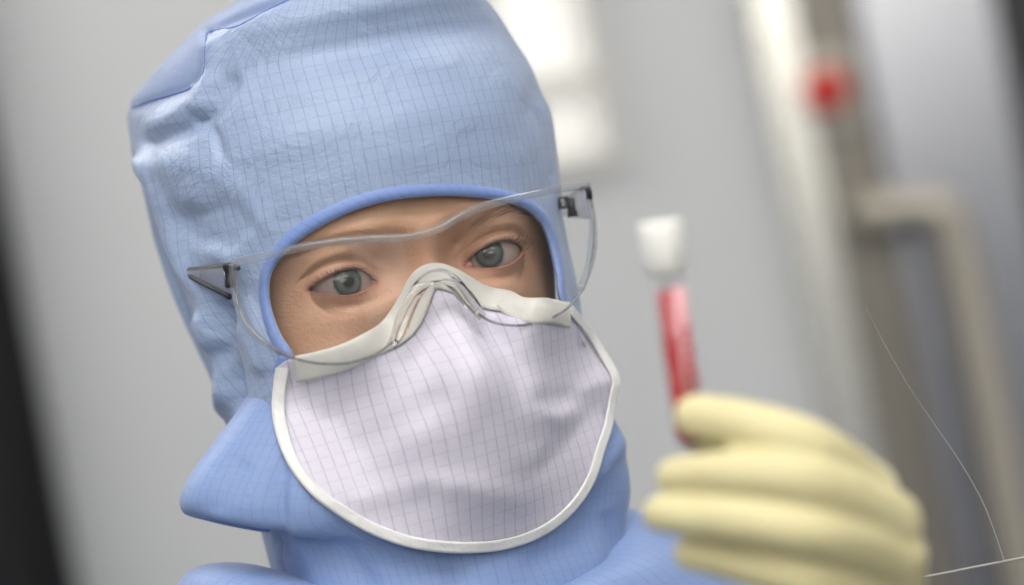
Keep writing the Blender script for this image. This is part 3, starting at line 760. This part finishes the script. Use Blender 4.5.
for side in (-1, 1):                       # trouser legs down to overshoes
    lp = [(side*95, 60, -730), (side*98, 58, -900), (side*98, 62, -1100), (side*98, 66, -1300), (side*98, 66, -1500)]
    V, F = tube(spline(lp, 60), list(np.interp(np.linspace(0, 1, 60), [0, .3, .7, 1], [100, 82, 66, 62])+1.5*np.sin(np.linspace(0, 40, 60))), 32)
    mesh('trouser_leg', V, F, M['cape'], coverall)
    sp = [(side*98, 110, -1512), (side*98, 80, -1508), (side*98, 30, -1512), (side*100, -40, -1520), (side*100, -95, -1524)]
    V, F = tube(spline(sp, 30), list(np.interp(np.linspace(0, 1, 30), [0, .1, .4, .8, 1], [15, 36, 40, 36, 20])), 20)
    V = [(v[0], v[1], max(v[2], -1549.0)) for v in V]
    mesh('overshoe', V, F, M['white_trim'], coverall)

# mask
ALLB = [HOOD_FULL, BODY, bvh_of(CV, CFc)]
def cast_all(px, py, lift):
    best = None
    for b in ALLB:
        r = ray(px, py).normalized(); h = b.ray_cast(CAML, r)
        if h[0] is not None and (best is None or h[3] < best[1]): best = (h[0], h[3], r)
    return best[0]-best[2]*lift if best else None
mask_px = [(276, 368, 4), (273, 392, 2), (274, 418, 0), (281, 446, -2), (293, 470, -5), (313, 494, -9), (341, 515, -14), (373, 533, -18), (406, 545, -20), (440, 550.5, -22), (475, 551.5, -21), (510, 547, -18), (545, 533, -12), (572, 511, -7), (591, 484, -3), (603, 450, -1), (610, 420, 0), (615, 397, 0), (616, 380, 2), (609, 363, 4), (592, 336, 5), (574, 313, 5), (566, 304, 5),
           (545, 299.5, -3), (522, 298, -9), (500, 293, -13), (481, 285, -18), (466, 276, -22), (453, 268.5, -25), (441, 264.5, -26), (428, 265, -26), (415, 272.5, -24), (405, 287, -20.5), (396, 304, -17), (384, 320, -13.5), (364, 335, -10), (340, 346, -6), (315, 353, -2), (292, 358, 2)]
outl = []
for x, y, yy in mask_px:
    p = L(x, y, yy); c = cast_all(x, y, 1.8)
    if c is not None and c.y < p.y and abs(x-440) > 60: p = c
    outl.append(p)
ctrl = [(p.x, p.z, p.y) for p in outl]
ctrl += [(0, -18, -31.5), (0, -30, -41), (0, -41, -48), (2, -55, -46), (2, -72, -40), (1, -90, -31), (-20, -42, -32), (21, -42, -34), (-38, -45, -19), (40, -45, -22), (-36, -72, -20), (38, -74, -20), (-20, -86, -27), (20, -88, -27), (-12, -28, -29), (12, -28, -30), (-52, -55, -8), (54, -62, -10), (24, -60, -36), (-24, -60, -33)]
mf = rbf(ctrl, 3.0)
OUT2 = spline([(p.x, p.z) for p in outl], 260, closed=True)
st = 1.1
gx = np.arange(-78, 80, st); gz = np.arange(-120, 10, st)
QX, QZ = np.meshgrid(gx, gz); Q = np.stack([QX.ravel(), QZ.ravel()], 1)
def mask_y(Q):
    Q = np.asarray(Q, float)
    y = mf(Q)
    v = np.stack([Q[:, 0], y, Q[:, 1]], 1); pp = proj(v)
    for line, wpx, amp in MASKFOLD: y = y-1.5*amp*np.exp(-(dist_line(pp, line)/wpx)**2)
    return y+0.55*smooth_noise(Q, 0.09, 31)+0.15*smooth_noise(Q, 0.22, 32)
MASKFOLD = [([(505, 318), (535, 368), (552, 412)], 9, 1.6), ([(490, 330), (515, 385), (530, 440)], 12, -1.2), ([(560, 420), (590, 385), (612, 378)], 9, 1.4), ([(545, 400), (575, 400)], 10, -1.6),
            ([(318, 375), (322, 410), (310, 435)], 7, 1.3), ([(302, 378), (304, 410)], 6, -1.0), ([(330, 470), (390, 430), (440, 400)], 14, -1.3), ([(360, 500), (430, 480), (520, 500)], 14, 1.2), ([(430, 400), (440, 470)], 14, -0.9),
            ([(540, 470), (570, 440), (600, 420)], 10, -1.2)]
sdm = sdf_poly(Q, OUT2)
ym = mask_y(Q)
HCUT = bvh_of(HV2, HF2); BINDB = bvh_of(BV, grid_faces(5, len(BV)//5, False))
lim = np.full(len(Q), 99.0)
for i, (x, z) in enumerate(Q):
    if sdm[i] < 4:
        for b in (BODY, ALLB[2], HCUT, BINDB):
            h = b.ray_cast(Vector((x, -150, z)), Vector((0, 1, 0)))
            if h[0] is not None: lim[i] = min(lim[i], h[0].y-1.3)
for _ in range(6):
    ym = np.where(sdm < 4, np.minimum(ym, lim), ym)
    g2 = ym.reshape(len(gz), len(gx)); g3 = g2.copy()
    g3[1:-1, 1:-1] = (g2[1:-1, 1:-1]*2+g2[:-2, 1:-1]+g2[2:, 1:-1]+g2[1:-1, :-2]+g2[1:-1, 2:])/6
    ym = g3.ravel()
ym = np.where(sdm < 4, np.minimum(ym, lim+0.5), ym)
MV = np.stack([Q[:, 0], ym, Q[:, 1]], 1)
MF = grid_faces(len(gz), len(gx), False)
tilt = math.radians(3)
muv = np.stack([Q[:, 0]+0.1*Q[:, 1]-0.25*(ym+20)*0, Q[:, 1]-0.08*Q[:, 0]], 1)
MV2, MF2, ME2, mrim = clip(MV, MF, -sdm, muv)
mask = mesh('face_mask', MV2, [tuple(reversed(f)) for f in MF2], M['mask'], person, uv=ME2)
m_ = mask.modifiers.new('thickness', 'SOLIDIFY'); m_.thickness = 0.0006; m_.offset = 1
MASKB = bvh_of(MV2, MF2)
def mask_ring(pts2, inset, lift):
    out = []; n = len(pts2)
    for i in range(n):
        a, b = pts2[max(i-1, 0)], pts2[min(i+1, n-1)]
        t = (b-a)/max(np.linalg.norm(b-a), 1e-9); nn = np.array([t[1], -t[0]])
        q = pts2[i]+nn*inset
        out.append(q)
    out = np.array(out)
    MA = np.array(MV2)
    yq = []
    for x, z in out:
        d2 = (MA[:, 0]-x)**2+(MA[:, 2]-z)**2; j = np.argsort(d2)[:14]; yq.append(MA[j, 1].min()*0.8+MA[j[0], 1]*0.2)
    yq = np.array(yq)
    k = np.ones(5)/5; yq = np.convolve(np.pad(yq, 2, mode='edge'), k, 'valid')
    return [Vector((x, y-lift, z)) for (x, z), y in zip(out, yq)]
o2 = np.array([(p.x, p.z) for p in outl])
area = 0.5*np.sum(o2[:, 0]*np.roll(o2[:, 1], -1)-np.roll(o2[:, 0], -1)*o2[:, 1])
sgn = -1 if area > 0 else 1                # inset towards the inside
def band(idx, insets, lifts, name, m):
    pl = spline(o2[idx], 150)
    rings = [mask_ring(pl, sgn*a, l) for a, l in zip(insets, lifts)]
    V = [tuple(p) for r in rings for p in r]
    return mesh(name, V, grid_faces(len(rings), 150, False), m, mask)
ilow = list(range(0, 23)); itop = list(range(22, len(mask_px)))
band(ilow, (-0.7, -0.5, 0.3, 1.6, 2.8, 3.5, 3.7), (-0.6, 0.5, 0.9, 0.6, 0.9, 0.5, -0.2), 'edge_binding', M['white_trim'])
band(itop, (-0.5, -0.4, 1.2, 2.6, 4.0, 5.4, 6.8, 8.2, 9.2, 9.6), (-0.8, 0.5, 0.8, 0.9, 0.9, 0.9, 0.9, 0.8, 0.6, -0.3), 'top_band', M['band'])

# ------------------------------------------------------------------ safety glasses
glasses = empty('safety_glasses', matrix=HEADM)
tag(glasses, 'clear wraparound safety glasses with dark hinges worn over the hood', 'glasses')
def lens_y(x, z):
    ax = abs(x)
    base = -36+37*(ax/74)**2.4
    return base + (z-10)*0.07 + (-3 if x > 0 else 2)*(ax/74)
lens_px = [(233, 264), (262, 257), (300, 247.5), (340, 241), (380, 238), (405, 237), (425, 233), (441, 227.5), (460, 216.5), (480, 207.5), (505, 200.5), (535, 193.5), (560, 188.5), (587, 185.5),
           (592, 206), (594, 235), (591, 262), (582, 289), (566, 309), (542, 321), (515, 325.5), (492, 322), (478, 314), (466, 298), (454, 281), (443, 274), (432, 275), (421, 286), (411, 305), (401, 327), (393, 342), (376, 354), (350, 362.5), (320, 363.5), (294, 358), (270, 346), (250, 328), (238, 302)]
lens3 = [on_surf(a, b, lens_y) for a, b in lens_px]
L2 = spline([(p.x, p.z) for p in lens3], 300, closed=True)
gx = np.arange(-80, 82, 1.5); gz = np.arange(-45, 35, 1.5); QX, QZ = np.meshgrid(gx, gz); Q = np.stack([QX.ravel(), QZ.ravel()], 1)
LV = np.stack([Q[:, 0], [lens_y(a, b) for a, b in Q], Q[:, 1]], 1)
LV2, LF2, _, _ = clip(LV, grid_faces(len(gz), len(gx), False), -sdf_poly(Q, L2))
lens = mesh('lens', LV2, [tuple(reversed(f)) for f in LF2], M['lens'], glasses)
m_ = lens.modifiers.new('thickness', 'SOLIDIFY'); m_.thickness = 0.0016; m_.offset = 0
# moulded edges: a thick brow edge on top, a thin one below
i_top = list(range(0, 14))
V, F = tube([(p[0], p[1], p[2]) for p in spline([tuple(lens3[i]+Vector((0, 0.5, 0))) for i in i_top], 120)], 1.6, 10)
mesh('brow_edge', V, F, M['lens_edge'], glasses)
for ids in (list(range(13, 23)), list(range(30, 38))+[0]):
    V, F = tube(spline([tuple(lens3[i]) for i in ids], 70), 0.55, 8); mesh('lower_edge', V, F, M['lens_rim'], glasses)
for ids in ([34, 35, 36, 37, 0], [13, 14, 15, 16, 17]):
    V, F = tube(spline([tuple(lens3[i]+Vector((0, 1.0, 0))) for i in ids], 60), list(np.interp(np.linspace(0, 1, 60), [0, .5, 1], [0.8, 1.8, 1.5])), 10); mesh('side_edge', V, F, M['lens_edge'], glasses)
nb = [(391, 346), (398, 334), (404, 318), (411, 302), (420, 287), (431, 277.5), (442, 276), (453, 282), (463, 294), (473, 305), (482, 317)]
nb3 = [on_surf(a, b, lambda x, z: lens_y(x, z)-1.0+3.5*min(1, abs(x)/14)) for a, b in nb]
V, F = tube(spline([tuple(p) for p in nb3], 60), list(np.interp(np.linspace(0, 1, 60), [0, .15, .5, .85, 1], [1.6, 2.9, 2.5, 2.9, 1.6])), 12)
mesh('nose_bridge', V, F, M['nosepad'], glasses)
nb4 = [p+Vector((0, 2.5, -0.5)) + Vector((-1.6 if i < 5 else (1.6 if i > 5 else 0), 0, -1.2)) for i, p in enumerate(nb3)]
V, F = tube(spline([tuple(p) for p in nb4[1:-1]], 50), 1.1, 10); mesh('nose_pad', V, F, M['nosepad'], glasses)
# temples: a smoky arm with dark edges, splayed over the cloth
def temple(side, pts, hing):
    a = [Vector(p) for p in pts]           # upper edge start/end, lower edge start/end
    up = [a[0].lerp(a[1], t) for t in np.linspace(0, 1, 12)]; lo = [a[2].lerp(a[3], t) for t in np.linspace(0, 1, 12)]
    V, F = strip(up, lo)
    arm = mesh('temple_arm', V, F, M['smoke'], glasses)
    m_ = arm.modifiers.new('thickness', 'SOLIDIFY'); m_.thickness = 0.0022; m_.offset = 0
    ed = [tube(spline([tuple(p) for p in up], 16), 0.9, 8)]
    if side < 0: ed += [tube(spline([tuple(p) for p in lo], 16), list(np.linspace(1.2, 1.0, 16)), 8), tube([tuple(up[-1]), tuple(lo[-1])], 1.2, 8)]
    V, F = join(ed)
    mesh('arm_edge', V, F, M['black'], arm)
    return arm
def surf_pt(px, py, y): return L(px, py, y)
hl = [surf_pt(231, 265, 7), surf_pt(183, 270, 38), surf_pt(230, 297, 8), surf_pt(184, 273, 38)]
temple(-1, hl, None)
V, F = join([tube(spline([tuple(surf_pt(227.5, 264, 4)), tuple(surf_pt(229, 275, 4)), tuple(surf_pt(231, 288, 4))], 10), [2.4, 2.2, 2.0, 1.6, 1.6, 1.6, 2.0, 2.2, 2.2, 1.8], 10), tube([tuple(surf_pt(229, 268, 5)), tuple(surf_pt(239, 268, 1))], 1.0, 8)])
mesh('hinge', V, F, M['black'], glasses)
# her left temple, seen through the lens beside the hood
a0 = lens3[13]
hr = [Vector((a0.x-0.5, a0.y+3, a0.z-0.5)), Vector((a0.x+7, a0.y+45, a0.z-4)), Vector((a0.x-0.5, a0.y+3, a0.z-13)), Vector((a0.x+7, a0.y+45, a0.z-9))]
temple(1, hr, None)
V, F = join([tube([tuple(surf_pt(587, 187, 0.5)), tuple(surf_pt(589, 192, 0.7)), tuple(surf_pt(589.5, 199, 1))], 1.3, 8), tube([tuple(surf_pt(570.5, 198, 10)), tuple(surf_pt(571.5, 207, 10)), tuple(surf_pt(573, 217, 10))], [1.6, 1.5, 2.3], 10),
             tube([tuple(surf_pt(a, b, 11)) for a, b in ((559, 198.5), (566, 197.5), (567, 207), (560, 208))], 0.9, 8, closed=True)])
mesh('hinge', V, F, M['black'], glasses)

# ------------------------------------------------------------------ gloved hand and tube (world space, about 0.13 m nearer the camera)
HY0 = -0.21
def HP(px, py, dy): return P(px, py, HY0+dy*0.001)
def capsule_bm(bm, pts, rad):
    path = spline([tuple(p)+(r,) for p, r in zip(pts, rad)], 26)
    V, F = tube([q[:3] for q in path], list(path[:, 3]), 18)
    vs = [bm.verts.new(v) for v in V]
    for f in F: bm.faces.new([vs[i] for i in f])
    for k in (0, -1):
        bmesh.ops.create_icosphere(bm, subdivisions=3, radius=path[k][3], matrix=Matrix.Translation(Vector(path[k][:3])))
bm = bmesh.new()
m1 = 0.00093
FING = [  # px, py, depth mm, radius mm
    [(866, 492, 12, 11.5), (806, 446, -7, 9.6), (742, 424, -3, 8.4), (696, 416, 7, 7.6)],
    [(889, 522, 8, 11.5), (806, 482, -14, 9.4), (732, 474, -8, 8.2), (676, 477, 4, 6.9)],
    [(896, 556, 10, 11.0), (808, 531, -15, 9.0), (726, 519, -9, 8.0), (661, 514, 4, 6.4)],
    [(884, 598, 18, 10.5), (808, 579, -8, 8.6), (742, 563, -3, 7.3), (691, 553, 6, 6.2)],
    [(850, 640, 62, 14), (800, 555, 60, 11.5), (745, 480, 52, 9.6), (696, 424, 36.5, 8.2)]]
for f in FING: capsule_bm(bm, [HP(a, b, c) for a, b, c, r in f], [r*m1 for a, b, c, r in f])
wr = HP(866, 730, 62)
for f in FING[:4]:
    q = f[0]; p = HP(q[0], q[1], q[2]); capsule_bm(bm, [p, p.lerp(wr, 0.5)+Vector((0, 0.003, 0)), wr], [q[3]*m1, 0.0145, 0.021])
p = HP(*FING[4][0][:3]); capsule_bm(bm, [p, p.lerp(wr, 0.6), wr], [0.014, 0.018, 0.021])
cuff = wr+Vector((0.02, 0.02, -0.07))
capsule_bm(bm, [wr, wr.lerp(cuff, 0.5), cuff], [0.025, 0.029, 0.034])
me = bpy.data.meshes.new('glove'); bm.to_mesh(me); bm.free()
tmp = bpy.data.objects.new('tmp', me); C.objects.link(tmp)
r_ = tmp.modifiers.new('r', 'REMESH'); r_.mode = 'VOXEL'; r_.voxel_size = 0.0011
s_ = tmp.modifiers.new('s', 'SMOOTH'); s_.factor = 0.5; s_.iterations = 6
dg = bpy.context.evaluated_depsgraph_get(); gm = bpy.data.meshes.new_from_object(tmp.evaluated_get(dg))
bpy.data.objects.remove(tmp); gm.name = 'glove'
gm.polygons.foreach_set('use_smooth', [True]*len(gm.polygons))
gm.transform(HEADM.inverted()); gm.materials.clear()
glove = link('glove', gm, M['latex'], person)
HI = HEADM.inverted()
cl = [HI @ (cuff+Vector((-.004, -.004, 0.02))), HI @ (cuff+Vector((0.05, 0.03, -0.12))), Vector((0.30, 0.02, -0.50)), Vector((0.27, 0.05, -0.42)), Vector((0.175, 0.06, -0.27))]
V, F = tube(spline([tuple(p*1000) for p in cl], 70), list(np.interp(np.linspace(0, 1, 70), [0, .1, .5, 1], [40, 44, 58, 72])+1.2*np.sin(np.linspace(0, 60, 70))), 32)
mesh('sleeve', V, F, M['cape'], coverall)

V, F = tube(spline([(-150, 50, -262), (-205, 55, -330), (-232, 55, -450), (-236, 40, -580), (-222, 10, -720), (-214, 0, -760)], 70), list(np.interp(np.linspace(0, 1, 70), [0, .25, .6, 1], [66, 70, 58, 42])+1.2*np.sin(np.linspace(0, 50, 70))), 32)
mesh('sleeve', V, F, M['cape'], coverall)
ttop = HP(659.5, 221, 22); tbot = HP(691, 449, 22)
axis = (tbot-ttop).normalized(); TL = (tbot-ttop).length
tubeo = empty('sample_tube', tbot); tag(tubeo, 'narrow blood sample tube with white cap held upright between gloved fingers', 'sample tube')
up = -axis; q_ = Vector((0, 0, 1)).rotation_difference(up); tubeo.rotation_mode = 'QUATERNION'; tubeo.rotation_quaternion = q_
def lathe(prof, n=40):
    V = [(r*math.cos(2*math.pi*k/n), r*math.sin(2*math.pi*k/n), z) for r, z in prof for k in range(n)]
    return V, grid_faces(len(prof), n, True)
T = TL*1000; RT = 5.2
capz = T-16.5
V, F = lathe([(0.01, 0), (2, 0.2), (4, 1.4), (5.2, 3.4), (RT, 5.6), (RT, capz+4), (RT-0.9, capz+4), (RT-0.9, 6), (3.4, 2.4), (0.01, 1.2)]); mesh('glass_wall', V, F, M['tube_wall'], tubeo)
lev = T-(291-221)/(449-221)*T
V, F = lathe([(0.01, 1.3), (3.2, 2.5), (RT-1.0, 6.2), (RT-0.95, lev), (RT-1.4, lev+0.4), (0.01, lev+0.2)]); mesh('blood', V, F, M['blood'], tubeo)
prof = [(0.01, T), (6.2, T), (6.9, T-0.7), (7.1, T-2), (7.1, capz+2), (6.6, capz+1.4), (6.3, capz-0.5), (RT+0.3, capz-1), (RT+0.1, capz)]
V, F = lathe(prof, 48)
V = [(v[0]*(1+(0.02 if (i % 48) % 2 and 0 < i//48 < 6 else 0)), v[1]*(1+(0.02 if (i % 48) % 2 and 0 < i//48 < 6 else 0)), v[2]) for i, v in enumerate(V)]
mesh('cap', V, F, M['cap'], tubeo)
def lab_arc(a0, a1, z0, z1, r):
    a = np.linspace(a0, a1, 24); A = [(r*math.cos(t), r*math.sin(t), z0) for t in a]; B = [(r*math.cos(t), r*math.sin(t), z1) for t in a]
    return strip(A, B)
R_ = math.radians
lz0, lz1 = 18, lev+1
V, F = lab_arc(R_(-84), R_(70), lz0, lz1, RT+0.1); lab = mesh('label', V, F, M['label'], tubeo)
m_ = lab.modifiers.new('t', 'SOLIDIFY'); m_.thickness = 0.00012; m_.offset = 1
parts = []
rnd = random.Random(3)
z = lz0+2
while z < lz1-14:
    hgt = rnd.choice((1.0, 1.6, 2.2)); a = rnd.choice((-70, -64, -58)); parts.append(lab_arc(R_(a), R_(a+rnd.choice((30, 38, 44))), z, z+hgt, RT+0.3)); z += hgt+rnd.choice((0.8, 1.2))
V, F = join(parts); mesh('print', V, F, M['ink'], lab)

# ------------------------------------------------------------------ fine white thread at the right
th = empty('white_thread', P(925, 577, 0.0)); tag(th, 'fine white thread crossing below the glove at the lower right', 'thread')
base = th.location
pa = [P(x, y, 0.0)-base for x, y in ((905, 580.5), (940, 574), (975, 567), (1024, 557.5), (1090, 544))]
V, F = tube(spline([tuple(p) for p in pa], 40), 0.0005, 6); mesh('taut_strand', V, F, M['wire'], th, scale=1.0)
pb = [P(x, y, 0.0)-base for x, y in ((866, 308), (885, 345), (910, 388), (935, 425), (962, 465), (984, 505), (1003, 558), (1004, 562))]
V, F = tube(spline([tuple(p) for p in pb], 60), list(np.interp(np.linspace(0, 1, 60), [0, .5, 1], [0.00008, 0.00016, 0.0002])), 6); mesh('loose_strand', V, F, M['wire'], th, scale=1.0)
